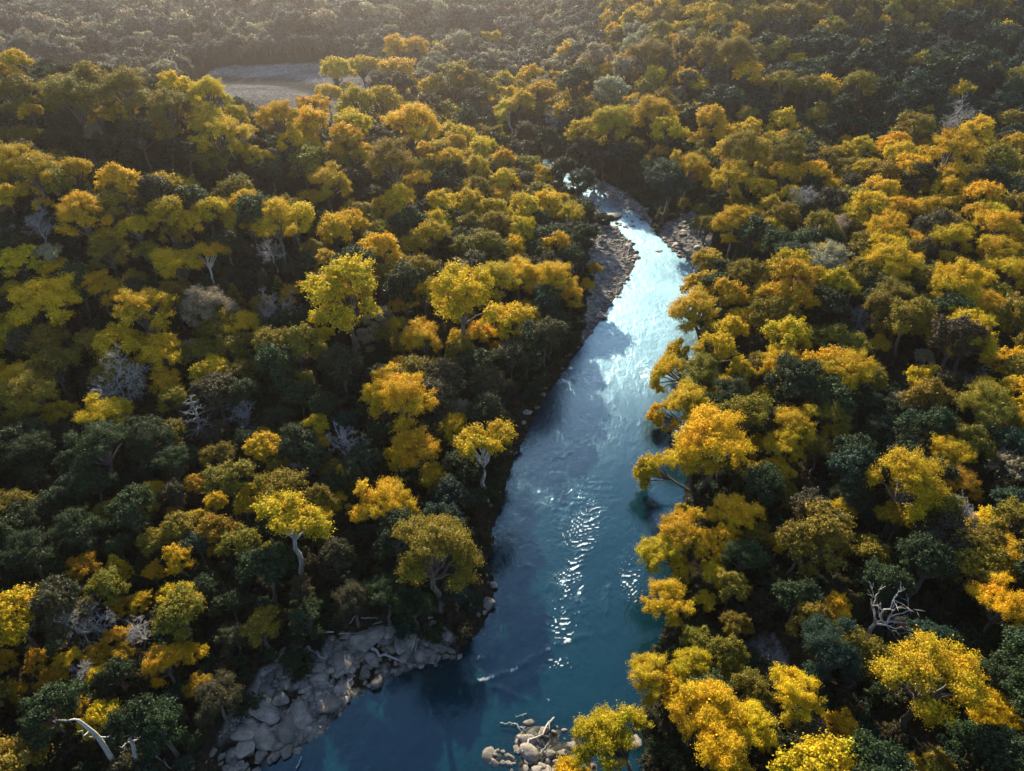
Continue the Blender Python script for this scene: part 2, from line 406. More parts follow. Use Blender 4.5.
def bent(a, b, r, n=5, amp=.06, sag=0):
    a, b = np.asarray(a, float), np.asarray(b, float)
    t = np.linspace(0, 1, n)[:, None]
    L = np.linalg.norm(b - a)
    off = r.normal(0, amp * L, (n, 3)) * np.sin(t * math.pi) 
    P = a + (b - a) * t + off
    P[:, 2] += sag * L * np.sin(t[:, 0] * math.pi)
    return P

def unit(v): return v / (np.linalg.norm(v, axis=-1, keepdims=True) + 1e-9)

def leaves(C, out, size, r, upb=.45, rnd=.75):
    n = len(C)
    N_ = unit(out + np.array([0, 0, upb]) + r.normal(0, rnd, (n, 3)))
    T = unit(np.cross(N_, r.normal(0, 1, (n, 3)))); B = np.cross(N_, T)
    s = size[:, None] if np.ndim(size) else np.full((n, 1), size)
    V = np.stack([C - T * s, C - B * s * .62, C + T * s, C + B * s * .62], 1).reshape(-1, 3)
    return V, np.arange(n * 4).reshape(n, 4)

def make_tree(seed, form='broad', nleaf=56, lsize=1.0):
    """unit tree: crown radius 1, foot at the origin; returns (trunk V,F) and (crown V,F)"""
    r = np.random.default_rng(seed)
    mb = MB(); lob = []
    if form in ('broad', 'open', 'tall'):
        n = {'broad': r.integers(13, 18), 'open': r.integers(10, 14), 'tall': r.integers(15, 19)}[form]
        zc = {'broad': 1.95, 'open': 2.35, 'tall': 2.3}[form]; hz = {'broad': .72, 'open': .46, 'tall': 1.05}[form]
        sq = r.uniform(.72, 1.0); ang0 = r.uniform(0, 6.28); gap = r.uniform(0, 6.28); lop = r.uniform(.0, .5)
        for k in range(n):
            rr = .80 * math.sqrt((k + .25) / n) * r.uniform(.85, 1.15)
            a = ang0 + k * 2.39996 + r.normal(0, .25)
            z = zc + hz * math.sqrt(max(0, 1 - (rr / .98) ** 2)) * r.uniform(.55, 1.1) - .12
            if abs((a - gap + math.pi) % 6.283 - math.pi) < .45 and rr > .45: continue
            z += lop * .5 * rr * math.cos(a - gap); rr *= r.uniform(.85, 1.18)
            if form == 'tall' and k % 2: z -= r.uniform(.5, 1.0)
            if form == 'broad' and k >= n - 4: z -= r.uniform(.1, .45)
            lob.append((np.array([rr * math.cos(a), rr * math.sin(a) * sq, z]), r.uniform(.20, .38) * (1.08 - .3 * rr)))
        lean = r.normal(0, .12, 2)
        fork = np.array([lean[0], lean[1], zc - (.75 if form != 'open' else .9)])
        mb.tube(bent((0, 0, -.15), fork, r, 6, .03), np.linspace(.085, .055, 6), 7)
        for c, lr in lob:
            mid = fork + (c - fork) * .5 + np.array([0, 0, .10])
            P = np.concatenate([bent(fork, mid, r, 4, .05)[:-1], bent(mid, c + np.array([0, 0, lr * .3]), r, 4, .06)])
            mb.tube(P, np.linspace(.042, .012, len(P)), 5)
    elif form == 'shrub':
        for k in range(r.integers(5, 8)):
            a = k * 2.4 + r.normal(0, .3); rr = .6 * math.sqrt(k / 7) 
            lob.append((np.array([rr * math.cos(a), rr * math.sin(a), r.uniform(.35, .75) * (1.1 - .5 * rr)]), r.uniform(.3, .45)))
        for c, lr in lob: mb.tube(bent((0, 0, -.1), c, r, 4, .05), np.linspace(.035, .012, 4), 5)
    CV = []; CO = []; CS = []
    if form == 'cone':
        mb.tube(bent((0, 0, -.15), (r.normal(0, .03), r.normal(0, .03), 3.3), r, 6, .01), np.linspace(.09, .01, 6), 6)
        nl = 15
        for k in range(nl):
            t = k / (nl - 1); z = .35 + 3.0 * t; R = (1.0 - t) ** .8 * .95 + .08
            m = max(4, int(13 * (1 - t) + 4))
            for j in range(m):
                a = j * 6.283 / m + k * 1.3 + r.normal(0, .2); q = R * r.uniform(.6, 1.08)
                c = np.array([q * math.cos(a), q * math.sin(a), z - .12 * q + r.normal(0, .05)])
                nn = int(nleaf * .9); d = unit(r.normal(0, 1, (nn, 3)))
                CV.append(c + d * np.array([.17, .17, .12]) * r.uniform(.3, 1, (nn, 1))); CO.append(d * .5 + np.array([c[0], c[1], .2])); CS.append(r.uniform(.03, .055, nn))
    ctr = np.mean([c for c, _ in lob], 0) if lob else None
    for c, lr in lob:
        o = unit(c - ctr + np.array([0, 0, .35]))
        nc = int(r.integers(15, 22))
        D = unit(r.normal(0, 1, (nc * 4, 3))); D = D[(D @ o) > -.45][:nc]
        for d in D:
            cc = c + d * lr * r.uniform(.72, 1.08) * np.array([1, 1, .85]); cr = r.uniform(.04, .13)
            nn = int(nleaf * (cr / .1) ** 1.5 * r.uniform(.7, 1.2)); e = unit(r.normal(0, 1, (nn, 3)))
            CV.append(cc + e * cr * r.uniform(.45, 1.0, (nn, 1)) ** .8 * (1 + .55 * (r.uniform(0, 1, (nn, 1)) > .86)) * np.array([1.1, 1.1, .8]) + d * cr * r.normal(0, .62, (nn, 1))); CO.append(e * .8 + d * .4); CS.append(r.uniform(.024, .044, nn) * lsize)
        nn = 130; e = unit(r.normal(0, 1, (nn, 3)))
        CV.append(c + e * lr * r.uniform(.1, .66, (nn, 1))); CO.append(e); CS.append(r.uniform(.05, .08, nn) * (.6 + .4 * lsize))
    V, Fc = leaves(np.concatenate(CV), np.concatenate(CO), np.concatenate(CS), r)
    return mb.arrays(), (V, Fc)

def make_bare(seed, form='spread'):
    """leafless tree: trunk and main limbs in one mesh, fine branches in another"""
    r = np.random.default_rng(seed); tr = MB(); tw = MB()
    def grow(p, d, L, rad, lev):
        n = 5
        q_ = p + d * L
        P = bent(p, q_, r, n, .07)
        rr = np.linspace(rad, rad * .55, n)
        (tr if lev <= 1 else tw).tube(P, rr, 6 if lev <= 1 else 4)
        if lev >= 5: return
        for k in range({0: 7, 1: 5, 2: 5, 3: 4, 4: 3}[lev]):
            t = r.uniform(.35, 1.0) if lev else r.uniform(.42, 1.0)
            b = P[min(n - 1, int(t * (n - 1) + .5))]
            nd = unit(d * .55 + r.normal(0, .62, 3) + np.array([0, 0, .28 if lev < 2 else .1]))
            grow(b, nd, L * r.uniform(.5, .7) * (.8 if lev == 0 else .88), max(.0032, rad * .48), lev + 1)
    if form == 'spread':
        grow(np.array([0, 0, -.15]), unit(np.array([r.normal(0, .12), r.normal(0, .12), 1])), 1.65, .062, 0)
    elif form == 'tier':
        P = bent((0, 0, -.15), (.05, 0, 3.1), r, 8, .015); tr.tube(P, np.linspace(.07, .012, 8), 7)
        for k in range(26):
            t = .25 + .72 * k / 25; b = np.array([.05 * t, 0, 3.1 * t]); a = k * 2.4
            L = .95 * (1.05 - t) + .18; d = np.array([math.cos(a), math.sin(a), r.uniform(-.05, .3)])
            Q = bent(b, b + d * L, r, 5, .05, .05); tr.tube(Q, np.linspace(.022, .007, 5), 4)
            for j in range(7):
                s0 = Q[r.integers(1, 5)]; tw.tube(bent(s0, s0 + unit(d + r.normal(0, .7, 3)) * L * .4, r, 4, .06), np.linspace(.009, .004, 4), 4)
    elif form == 'snag':
        f = np.array([.1, 0, 1.2]); tr.tube(bent((0, 0, -.15), f, r, 6, .03), np.linspace(.085, .055, 6), 8)
        for d in ((.9, .1, .55), (.75, -.35, .2), (-.25, .15, 1.25), (.55, .35, .95), (1.05, .0, .05)):
            e = f + np.array(d); Q = bent(f, e, r, 7, .06); tr.tube(Q, np.linspace(.042, .012, 7), 6)
            for j in range(6):
                s0 = Q[r.integers(2, 7)]; dd = unit(np.array(d) * .8 + r.normal(0, .5, 3))
                W = bent(s0, s0 + dd * r.uniform(.25, .6), r, 5, .07); tw.tube(W, np.linspace(.013, .004, 5), 5)
                for jj in range(2): tw.tube(bent(W[3], W[3] + unit(dd + r.normal(0, .5, 3)) * .25, r, 4, .05), np.linspace(.009, .004, 4), 4)
    return tr.arrays(), tw.arrays()

def ico(sub):
    import bmesh
    bm = bmesh.new(); bmesh.ops.create_icosphere(bm, subdivisions=sub, radius=1)
    V = np.array([v.co[:] for v in bm.verts]); Fi = np.array([[v.index for v in f.verts] for f in bm.faces]); bm.free()
    return V, Fi
ICO3, ICO2 = ico(4), ico(2)

def make_rock(seed, I, flat=.6):
    r = np.random.default_rng(seed); V, Fi = I
    n = unit(r.normal(0, 1, (12, 3))); d = r.uniform(.5, .95, 12)
    dots = V @ n.T
    rad = np.where(dots > .08, d / np.maximum(dots, .08), 9).min(1)
    rad = np.minimum(rad, 1.15)
    rad *= 1 + .05 * fbm(V[:, 0] * 3 + seed, V[:, 1] * 3 + V[:, 2] * 2) + .03 * fbm(V[:, 2] * 7 + seed, V[:, 0] * 7)
    return V * rad[:, None] * np.array([1, r.uniform(.7, .95), flat]), Fi

# ------------------------------------------------------------------ tree kinds and colours
# G golden, g olive with gold, D dark green, T teal green, O amber, P pale, dim = d
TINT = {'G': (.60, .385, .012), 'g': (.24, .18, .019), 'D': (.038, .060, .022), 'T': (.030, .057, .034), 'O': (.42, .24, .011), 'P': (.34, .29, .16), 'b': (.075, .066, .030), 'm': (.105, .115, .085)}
VARB = [make_tree(100 + k, 'broad') for k in range(9)]
VARH = [make_tree(150 + k, 'broad', 170, .52) for k in range(6)]
VARO = [make_tree(200 + k, 'open', 90, .8) for k in range(3)]
VART = [make_tree(300 + k, 'tall', 90, .8) for k in range(3)]
VARC = [make_tree(400 + k, 'cone') for k in range(3)]
VARS = [make_tree(500 + k, 'shrub', 26, 1.5) for k in range(3)]
def tree_meshes(var, nm, bark):
    (tv, tf), (cv, cf) = var
    return mesh_np(nm + '_trunk', tv, tf, bark, smooth=True), mesh_np(nm + '_crown', cv, cf, M_LEAF)
ME = {}
for key, vs, nm, bk in (('broad', VARB, 'broadleaf', M_BARK), ('large', VARH, 'broadleaf', M_BARK), ('open', VARO, 'open_broadleaf', M_PALE), ('tall', VART, 'tall_broadleaf', M_BARK), ('cone', VARC, 'cedar', M_BARK), ('shrub', VARS, 'shrub', M_BARK)):
    ME[key] = [tree_meshes(v, nm, bk) for v in vs]
ME['bare'] = []
for k, form in enumerate(('spread', 'spread', 'spread', 'tier', 'snag')):
    (a, af), (b, bf) = make_bare(600 + k, form)
    bk = M_PALE if form == 'snag' else M_DEAD
    ME['bare'].append((mesh_np('bare_trunk', a, af, bk, smooth=True), mesh_np('bare_branches', b, bf, bk, smooth=True)))

# crowns, mostly read off the photograph: origin of a zoom crop, then x, y, width in quarter pixels and colour
RAW = {
(0,0): "60 215 120 G,10 240 100 G,350 270 150 g,225 310 160 g,500 330 220 g,290 370 260 g,690 310 150 G,660 390 220 g,830 350 180 G,820 450 170 G,400 430 110 G,490 425 110 G,130 420 110 G,30 330 140 g,40 410 90 g,250 500 140 D,370 485 90 P,90 560 180 g,560 540 160 D,430 580 120 D,650 480 150 g,880 540 230 G,500 660 140 D,740 600 120 D,310 560 100 D,100 670 230 G,310 690 150 G,470 720 160 G,640 740 160 G,850 640 160 g,1000 620 110 G,910 720 90 D,830 700 110 D,950 440 110 G,990 480 90 G,130 740 130 G",
(256,0): "330 250 150 G,560 190 120 G,640 190 110 G,430 260 140 G,560 270 170 G,290 330 110 G,365 340 100 G,720 180 80 G,800 130 80 G,820 165 100 P,940 140 90 G,690 350 100 G,870 330 120 g,800 300 170 g,860 400 140 b,690 420 130 b,580 350 150 b,500 330 110 b,400 410 150 G,500 410 160 G,1000 360 90 G,990 440 120 Go,900 470 110 D,90 440 180 G,230 400 150 G,220 460 170 G,620 500 230 G,620 450 140 G,390 500 150 G,360 560 160 G,215 570 110 G,540 650 230 g,740 570 120 G,830 550 120 G,900 600 130 G,770 650 140 G,880 680 150 G,990 660 120 G,650 720 130 G,290 730 190 G,850 750 120 G,200 650 150 g,30 620 90 G,60 680 160 D,120 560 100 D,660 600 100 G",
(512,0): "110 360 120 G,20 350 80 G,40 410 130 G,190 430 100 b,280 480 120 G,330 420 90 G,470 430 110 G,400 490 190 G,300 530 150 G,560 450 180 G,600 410 130 g,620 520 160 G,690 450 90 g,790 480 140 G,740 530 110 G,850 540 110 G,940 530 130 G,930 610 200 g,590 580 110 G,440 570 90 go,180 490 80 B,750 600 100 g,710 670 180 G,620 720 190 T,890 720 180 G,350 640 100 b,270 600 120 b,60 540 130 b,150 570 120 D,400 360 140 P,260 330 160 D,460 270 120 P,550 210 220 g,540 320 110 g,700 310 100 D,650 380 90 P,800 400 120 D,860 330 110 g,940 460 100 g,990 370 90 D,270 270 70 g,340 230 130 P,220 190 110 G,150 240 90 P,220 290 110 P,510 610 50 B,890 210 190 g,780 200 130 g,640 230 100 g",
(768,0): "240 490 60 G,325 490 70 G,425 515 90 G,590 520 170 g,835 530 150 G,720 510 120 B,60 520 110 G,150 530 80 G,80 610 180 g,380 590 110 G,510 580 130 G,540 620 150 G,740 610 210 G,230 630 130 g,350 650 100 g,430 670 80 G,580 680 160 G,920 650 170 g,980 580 110 G,190 690 130 G,60 700 130 G,310 720 100 G,240 750 80 G,720 680 130 g,830 700 140 g,800 750 130 g,990 740 100 G,450 760 140 G,360 340 140 g,170 350 130 g,60 330 130 g,70 450 100 P,300 430 130 D,550 440 100 D",
(0,193): "170 45 80 G,330 90 220 G,410 160 130 G,545 140 140 G,670 80 170 G,760 120 130 G,830 70 140 G,930 90 110 G,1000 120 110 G,700 180 110 g,830 240 150 Go,160 140 120 B,50 160 80 B,40 120 100 D,80 270 170 G,200 240 130 P,220 300 120 G,310 300 100 G,430 240 180 g,590 240 130 g,690 290 190 G,390 385 190 G,540 370 120 g,190 430 270 G,50 390 110 G,570 480 260 G,820 450 220 P,940 420 90 gc,60 570 190 G,200 600 110 B,360 600 130 g,660 640 190 G,760 600 140 Po,960 530 180 G,110 740 200 G,400 530 100 D,360 740 90 D,470 790 190 B",
(256,193): "80 110 200 G,430 50 80 G,350 150 130 b,360 230 110 b,440 230 70 Dc,510 240 90 bc,550 110 120 G,640 90 90 B,700 170 170 G,740 50 150 G,850 40 150 G,950 80 160 G,830 140 90 B,280 270 110 G,150 310 80 bc,70 250 90 B,90 370 60 gc,30 340 60 bc,510 330 100 T,200 270 100 D,640 340 110 D,350 440 310 Gt,140 410 110 O,90 480 140 B,110 590 170 O,570 440 100 G,490 500 130 P,560 530 120 G,660 570 180 G,820 450 290 Gt,960 350 200 G,750 500 130 D,810 600 130 Gt,445 580 100 P,340 700 160 Tc,480 710 100 D,580 700 110 O,710 710 110 O,560 760 160 G,900 740 130 D,620 400 60 P,760 340 80 g",
(512,193): "60 60 150 G,240 80 120 Go,150 40 140 G,260 170 70 O,240 260 130 D,110 120 110 D,40 330 180 G,160 350 200 G,330 300 65 G,300 355 70 Go,140 430 160 T,150 550 150 D,60 630 180 Dc,690 50 60 g,770 70 110 g,780 130 110 g,830 20 100 G,890 130 180 G,970 170 170 D,1000 100 120 G,790 270 150 O,750 370 160 G,720 470 230 G,660 640 120 G,620 720 180 G,760 720 190 g,900 510 130 G,990 540 110 G,960 420 120 O,1000 340 80 P,870 400 110 T,880 640 100 b,980 690 140 g",
(768,193): "40 130 100 G,100 90 90 G,140 60 120 B,200 90 70 P,260 140 140 P,350 90 140 G,360 20 110 G,480 150 180 G,530 60 130 G,620 40 120 G,700 50 120 G,620 140 110 P,840 80 150 G,770 140 120 G,920 140 190 G,930 40 120 g,720 200 190 G,590 220 140 G,910 230 190 G,500 290 210 G,130 190 110 g,110 260 190 T,240 280 190 P,310 320 140 G,395 260 60 O,100 400 210 Gt,360 520 100 B,500 400 180 g,510 460 160 D,760 370 230 G,960 320 200 G,860 440 180 G,910 490 160 G,1000 560 80 G,810 580 230 G,970 680 170 G,445 600 90 G,480 550 90 Oc,70 560 150 G,250 590 170 g,60 690 180 G,320 730 240 G,620 660 90 P,640 740 150 G,580 760 70 B,820 760 90 B,660 490 130 D",
(0,386): "120 50 240 g,420 110 200 G,400 230 250 D,230 120 140 G,40 150 120 g,800 150 130 B,110 270 200 D,350 390 180 D,580 340 110 T,130 520 180 D,310 570 190 D,460 490 100 O,570 480 140 g,690 500 80 O,620 610 140 g,780 400 110 O,860 460 100 G,790 520 90 G,860 580 160 O,980 230 130 D,1000 420 100 G,980 480 120 G,720 690 150 G,330 720 130 O,470 730 120 Gc,610 740 90 G,120 660 210 D,40 580 80 G,680 300 180 D,480 640 120 D,980 130 120 B,600 210 200 D",
(256,386): "580 60 280 G,240 170 130 G,160 190 140 D,360 145 110 T,440 110 110 D,370 240 150 B,430 290 160 D,640 260 220 G,490 190 110 D,790 190 160 G,920 230 260 Go,345 380 110 Gc,410 370 70 Gc,510 460 250 G,130 530 290 Go,250 510 140 Go,780 440 170 T,740 560 190 T,720 660 370 g,90 320 110 g,180 350 60 B,330 460 80 G,20 390 70 G,90 130 130 D,130 50 70 O,270 80 140 D,230 280 150 D,500 340 100 D,800 90 170 P,920 110 200 D,100 420 60 G",
(512,386): "700 60 200 G,560 110 110 G,800 220 330 G,720 300 250 G,560 350 150 G,990 230 110 G,1000 350 150 G,690 590 240 G,890 510 200 G,590 670 210 G,670 740 110 G,810 750 130 G,980 600 140 g,1000 40 90 G,880 50 200 D,940 680 180 D,680 500 70 G,830 620 170 G",
(768,386): "110 160 210 G,250 110 190 g,60 240 180 G,270 200 110 G,300 280 110 G,40 340 140 G,70 420 120 g,540 60 120 P,620 40 150 G,880 90 240 g,760 160 90 O,720 270 190 G,750 380 190 O,560 380 320 G,330 450 180 D,520 520 170 O,450 170 150 D,640 190 90 g,960 320 160 P,760 600 190 B,860 560 170 G,290 570 110 D,610 660 200 D,50 610 130 G,960 700 220 G,380 50 150 D,940 440 120 D,530 210 200 Dc",
(0,578): "460 10 110 O,190 110 220 B,320 120 90 g,470 125 100 O,555 95 60 G,660 60 90 O,730 130 160 G,560 240 120 B,460 240 120 O,480 300 110 O,380 310 90 O,140 330 110 O,270 330 100 G,200 410 120 O,50 460 110 O,20 330 60 G,660 340 190 G,770 300 110 G,400 390 70 G,355 380 110 B,300 510 100 G,220 560 90 G,400 555 160 G,870 480 210 b,790 430 90 O,920 100 140 D,930 240 130 b,60 700 120 B,40 750 60 G,220 280 60 Tc",
(256,578): "180 40 130 b,40 140 110 T,150 320 100 D,516 60 200 D,800 60 120 T,390 90 180 b,200 150 150 D,640 110 150 D",  # the last dark crowns are added to join up the bank's reflection in water
(512,578): "630 90 220 G,550 400 220 G,720 350 180 G,380 640 300 G,800 520 280 G,900 180 120 g,740 250 130 g,780 90 100 G,460 300 50 Dc,890 380 90 g,200 760 160 G,960 600 220 G,830 680 280 G,640 440 170 G",
(768,578): "100 470 240 G,300 590 140 G,330 670 120 G,260 120 150 G,250 280 280 T,650 390 400 G,880 520 220 G,950 110 250 G,960 330 70 G,560 740 90 G,690 740 100 g,420 170 200 B",
}
trees = []   # px, py, wpx, colour, form
for (ox, oy), s in RAW.items():
    for e in s.split(','):
        a = e.split(); c = a[3]
        form = 'bare' if c == 'B' else {'o': 'open', 't': 'tall', 'c': 'cone'}.get(c[1:], 'broad')
        trees.append([ox + float(a[0]) / 4, oy + float(a[1]) / 4, float(a[2]) / 4, c[0], form])
T_PX = np.array([[t[0], t[1], t[2]] for t in trees])

T_PX[:, 1] += np.where((T_PX[:, 0] < 345) & (T_PX[:, 1] < 125), 9, 0)
CROWN_Z = {'broad': 2.05, 'open': 2.45, 'tall': 2.15, 'cone': 1.6, 'bare': 1.7, 'shrub': .5}
def march(px, py, wpx, cz):
    """where a crown seen at (px,py) with this width stands: depth along the ray until it is as high above ground as its size says"""
    u, fy, fz = ray(px, py)
    d = np.full(np.shape(px), 38.0); done = np.zeros(np.shape(px), bool)
    for _ in range(1100):
        x, y, z = u * d, fy * d, CAM_H + fz * d
        R = np.clip(wpx * d / F / 2, 1.2, 7.0)
        h = land(x, y)
        done |= (z - h) <= np.clip(cz * R, 1.5, 11.5)
        if done.all(): break
        d = np.where(done, d, d + .4)
    return u * d, fy * d, CAM_H + fz * d, np.clip(wpx * d / F / 2, 1.2, 7.0), d
czs = np.array([CROWN_Z[t[4]] for t in trees])
tx, ty, tz, tR, td = march(T_PX[:, 0], T_PX[:, 1], T_PX[:, 2], czs)
bx, by = tx.copy(), ty.copy()            # where each trunk is rooted
for _ in range(3):
    s0 = poly_sd(RIVER, bx, by)
    gxx = poly_sd(RIVER, bx + .3, by) - poly_sd(RIVER, bx - .3, by); gyy = poly_sd(RIVER, bx, by + .3) - poly_sd(RIVER, bx, by - .3)
    gl_ = np.hypot(gxx, gyy) + 1e-6; st = np.clip(1.3 - s0, 0, 4)
    bx += gxx / gl_ * st; by += gyy / gl_ * st
tg = land(bx, by)
tsd = poly_sd(RIVER, tx, ty)

# ------------------------------------------------------------------ the rest of the forest: fill the land between and beyond
def scatter(x0, x1, y0, y1, sp, seed):
    r = np.random.default_rng(seed)
    gx, gy = np.meshgrid(np.arange(x0, x1, sp, dtype=float), np.arange(y0, y1, sp, dtype=float))
    gx[1::2] += sp / 2
    return (gx + r.uniform(-.36, .36, gx.shape) * sp).ravel(), (gy + r.uniform(-.36, .36, gy.shape) * sp).ravel()

fx, fy, fr_, fc, ff = [], [], [], [], []
def add_fill(x, y, Rlo, Rhi, near_pad, colours, seed, forms=('broad',), minsd=1.5):
    r = np.random.default_rng(seed)
    ok = (poly_sd(RIVER, x, y) > minsd) & (bar_mask(x, y) < .3)
    z = land(x, y); ppx, ppy, dd = project(x, y, z + 6)
    x, y = x[ok], y[ok]
    Rr = r.uniform(Rlo, Rhi, len(x))
    d2 = np.hypot(x[:, None] - tx[None], y[:, None] - ty[None]) - near_pad * (tR[None] + Rr[:, None] * .6)
    k = d2.min(1) > 0
    x, y, Rr = x[k], y[k], Rr[k]
    c = np.array(list(colours))[r.integers(0, len(colours), len(x))]
    fx.extend(x); fy.extend(y); fr_.extend(Rr); fc.extend(c); ff.extend(np.array(forms)[r.integers(0, len(forms), len(x))])

a = scatter(-170, 170, 20, 330, 4.5, 1); add_fill(*a, 2.3, 4.4, .42, 'D', 5)
a = scatter(-420, 420, 330, 560, 7.6, 2); add_fill(*a, 4.6, 6.6, .5, 'D', 6)
for (x0, x1, y0, y1) in ((-420, -170, 20, 330), (170, 420, 20, 330), (-160, 160, -90, 20)):
    a = scatter(x0, x1, y0, y1, 7.5, 3); add_fill(*a, 3.6, 5.2, .5, 'D', 7)
a = scatter(-700, 700, 560, 900, 15, 4); add_fill(*a, 7, 10, .5, 'D', 8)
fx, fy, fr_ = map(np.array, (fx, fy, fr_)); fc = np.array(fc, object); ff = np.array(ff, object)
# colour of the fill by where it grows, shaded dip and slope painted darker (read from the photograph's masses)
fz_ = land(fx, fy); gpx, gpy, gd = project(fx, fy, fz_ + 1.9 * fr_)
rr = np.random.default_rng(21)
inview = (gpx > -60) & (gpx < 1084) & (gpy > -80) & (gpy < 830)
for k in range(len(fx)):
    X, Y, u = gpx[k], gpy[k], rr.uniform()
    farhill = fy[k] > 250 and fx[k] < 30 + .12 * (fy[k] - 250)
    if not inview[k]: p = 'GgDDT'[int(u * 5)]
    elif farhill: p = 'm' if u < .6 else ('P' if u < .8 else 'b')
    elif Y < 128 and X > 690:
        gold = .10 + .75 * sm(45, 5, Y) + .25 * sm(860, 700, X)
        p = ('G' if rr.uniform() < .45 else 'g') if u < gold else ('T' if rr.uniform() < .75 else 'D')  # the slope's shade is put into the leaves as dark teal and green
    elif Y < 110: p = 'G' if u < .35 else ('g' if u < .75 else ('P' if u < .88 else 'b'))
    elif X < 262 and 112 + .05 * X < Y < 150 + .16 * X: p = 'D' if u < .6 else ('b' if u < .8 else 'P')  # gully: its shade is painted in with darker leaf colours
    elif (X < 560 and Y < 400) or (X > 690 and Y < 400): p = 'G' if u < .3 else ('g' if u < .68 else ('D' if u < .86 else 'b'))
    else: p = 'D' if u < .34 else ('b' if u < .46 else ('T' if u < .56 else ('g' if u < .9 else 'G')))
    fc[k] = p
# trees that fill gaps nearby stay lower than the crowns read from the photograph
near = inview & (fy < 170)
fr_[near] *= np.where(gpy[near] > 400, np.where(gpx[near] > 640, .78, .68), .86)
SKY = np.interp(gpx, [-400, 0, 60, 130, 200, 270, 330, 400, 450, 500, 540, 580], [40, 46, 62, 76, 90, 106, 118, 130, 150, 168, 182, 205])
far_keep = ~((fy > 122) & (fy < 215) & (np.abs(fx - 10) < 45) & (poly_sd(RIVER, fx, fy) < 6)) & ~((fy < 215) & (gpx < 345) & (fy > 95) & (gpy < SKY + 15) & (gpx > -300))

# which of them the picture shows largest: item buffer of crown discs
allx = np.concatenate([tx, fx]); ally = np.concatenate([ty, fy]); allR = np.concatenate([tR, fr_])
allz = np.concatenate([tz, fz_ + 1.95 * fr_])
ax_, ay_, ad = project(allx, ally, allz)
buf = np.full((771 // 2 + 1, 512), -1)
for k in np.argsort(-ad):
    if ad[k] < 15: continue
    rp = F * allR[k] / ad[k] / 2
    cx_, cy_ = ax_[k] / 2, ay_[k] / 2
    x0, x1 = int(max(0, cx_ - rp)), int(min(511, cx_ + rp)); y0, y1 = int(max(0, cy_ - rp)), int(min(385, cy_ + rp))
    if x1 < x0 or y1 < y0: continue
    gy_, gx_ = np.mgrid[y0:y1 + 1, x0:x1 + 1]
    mk = ((gx_ - cx_) ** 2 + (gy_ - cy_) ** 2) < rp * rp
    buf[y0:y1 + 1, x0:x1 + 1][mk] = k
vis = np.bincount(buf[buf >= 0], minlength=len(allx))
nT = len(trees)
isbroad = np.array([t[4] in ('broad', 'open', 'tall') for t in trees])
order = sorted([k for k in range(nT) if isbroad[k]], key=lambda k: -vis[k])
keep = set(order[:300]) | {k for k in range(nT) if not isbroad[k]}

# ------------------------------------------------------------------ labels: what a thing looks like and where from a landmark it stands
MARKS = [(600,376,'the stony riffle across the river'), (590,600,'the rippled waves in midstream'), (614,272,'the pale gravel bar'), (270,84,'the distant pale riverbed'),
 (476,470,'the forked white trunk'), (320,560,'the tall white trunk by the rocks'), (884,606,'the bare white branches'), (118,392,'the leafless silvery tree'),
 (192,375,'the twin pale trunks'), (200,424,'the tiered bare snag'), (300,690,'the rocky shelf'), (510,745,'the cobbled shoal'), (570,190,'the upstream boulders'),
 (32,230,'the bluish leafless pair'), (278,313,'the pinkish leafless tree'), (765,650,'the bare earth patch'), (958,538,'the bluish leafless tree'), (858,323,'the small bluish snag'),
 (803,208,'the whitish bare tree'), (948,128,'the pale tree under the dark slope'), (0,0,'the top left corner'), (1024,100,"the dark slope's right end"), (0,771,'the bottom left corner'),
 (1024,771,'the bottom right corner'), (47,606,'the fallen bare tree'), (95,735,'the white leaning trunk'), (416,216,'the pinkish bare tree'), (456,408,'the grey pale crown'),
 (0,385,"the photo's left edge"), (1024,385,"the photo's right edge"), (700,320,'the tree leaning over the river'), (700,440,'the great golden crown by the river'), (380,560,"the tall white trunk's golden neighbour")]
MARKS = MARKS[:-1]
DIRS = ['right of', 'below and right of', 'below', 'below and left of', 'left of', 'above and left of', 'above', 'above and right of']
ORD = ['nearest', 'second', 'third', 'fourth', 'fifth', 'sixth', 'seventh', 'eighth', 'ninth', 'tenth', 'eleventh', 'twelfth', 'thirteenth', 'fourteenth', 'fifteenth']
def place_labels(items):
    """items: list of (px, py, look, noun). The label names the look and the rank among same-look things in one direction from a landmark"""
    claim = {}
    for i, (px, py, look, noun) in enumerate(items):
        opts = []
        for m, (mx, my, nm) in enumerate(MARKS):
            dx, dy = px - mx, py - my
            s = int(round(math.atan2(dy, dx) / (math.pi / 4))) % 8
            dist = math.hypot(dx, dy)
            if dist > 6: opts.append((dist, m, s))
        opts.sort(); claim[i] = opts
    rank = {}
    by = {}
    for i, it in enumerate(items):
        for dist, m, s in claim[i]: by.setdefault((m, s, it[2], it[3]), []).append((dist, i))
    for k, v in by.items():
        for n, (dist, i) in enumerate(sorted(v)): rank[(i, k[0], k[1])] = n
    out = []
    for i, (px, py, look, noun) in enumerate(items):
        best = min(claim[i], key=lambda o: (min(rank[(i, o[1], o[2])], 14) * 55 + o[0]))
        n = rank[(i, best[1], best[2])]
        out.append(f"{look} {noun}, {ORD[min(n, 14)]} {DIRS[best[2]]} {MARKS[best[1]][2]}")
    return out
LOOK = {'G': 'golden', 'g': 'olive green', 'D': 'dark green', 'T': 'blue-green', 'O': 'amber', 'P': 'pale grey-gold', 'b': 'brownish green', 'B': 'leafless grey'}
def look_of(t):
    w = t[2]; 
    return ('huge ' if w > 62 else 'broad ' if w > 42 else 'mid-sized ' if w > 27 else 'small ') + LOOK[t[3]]

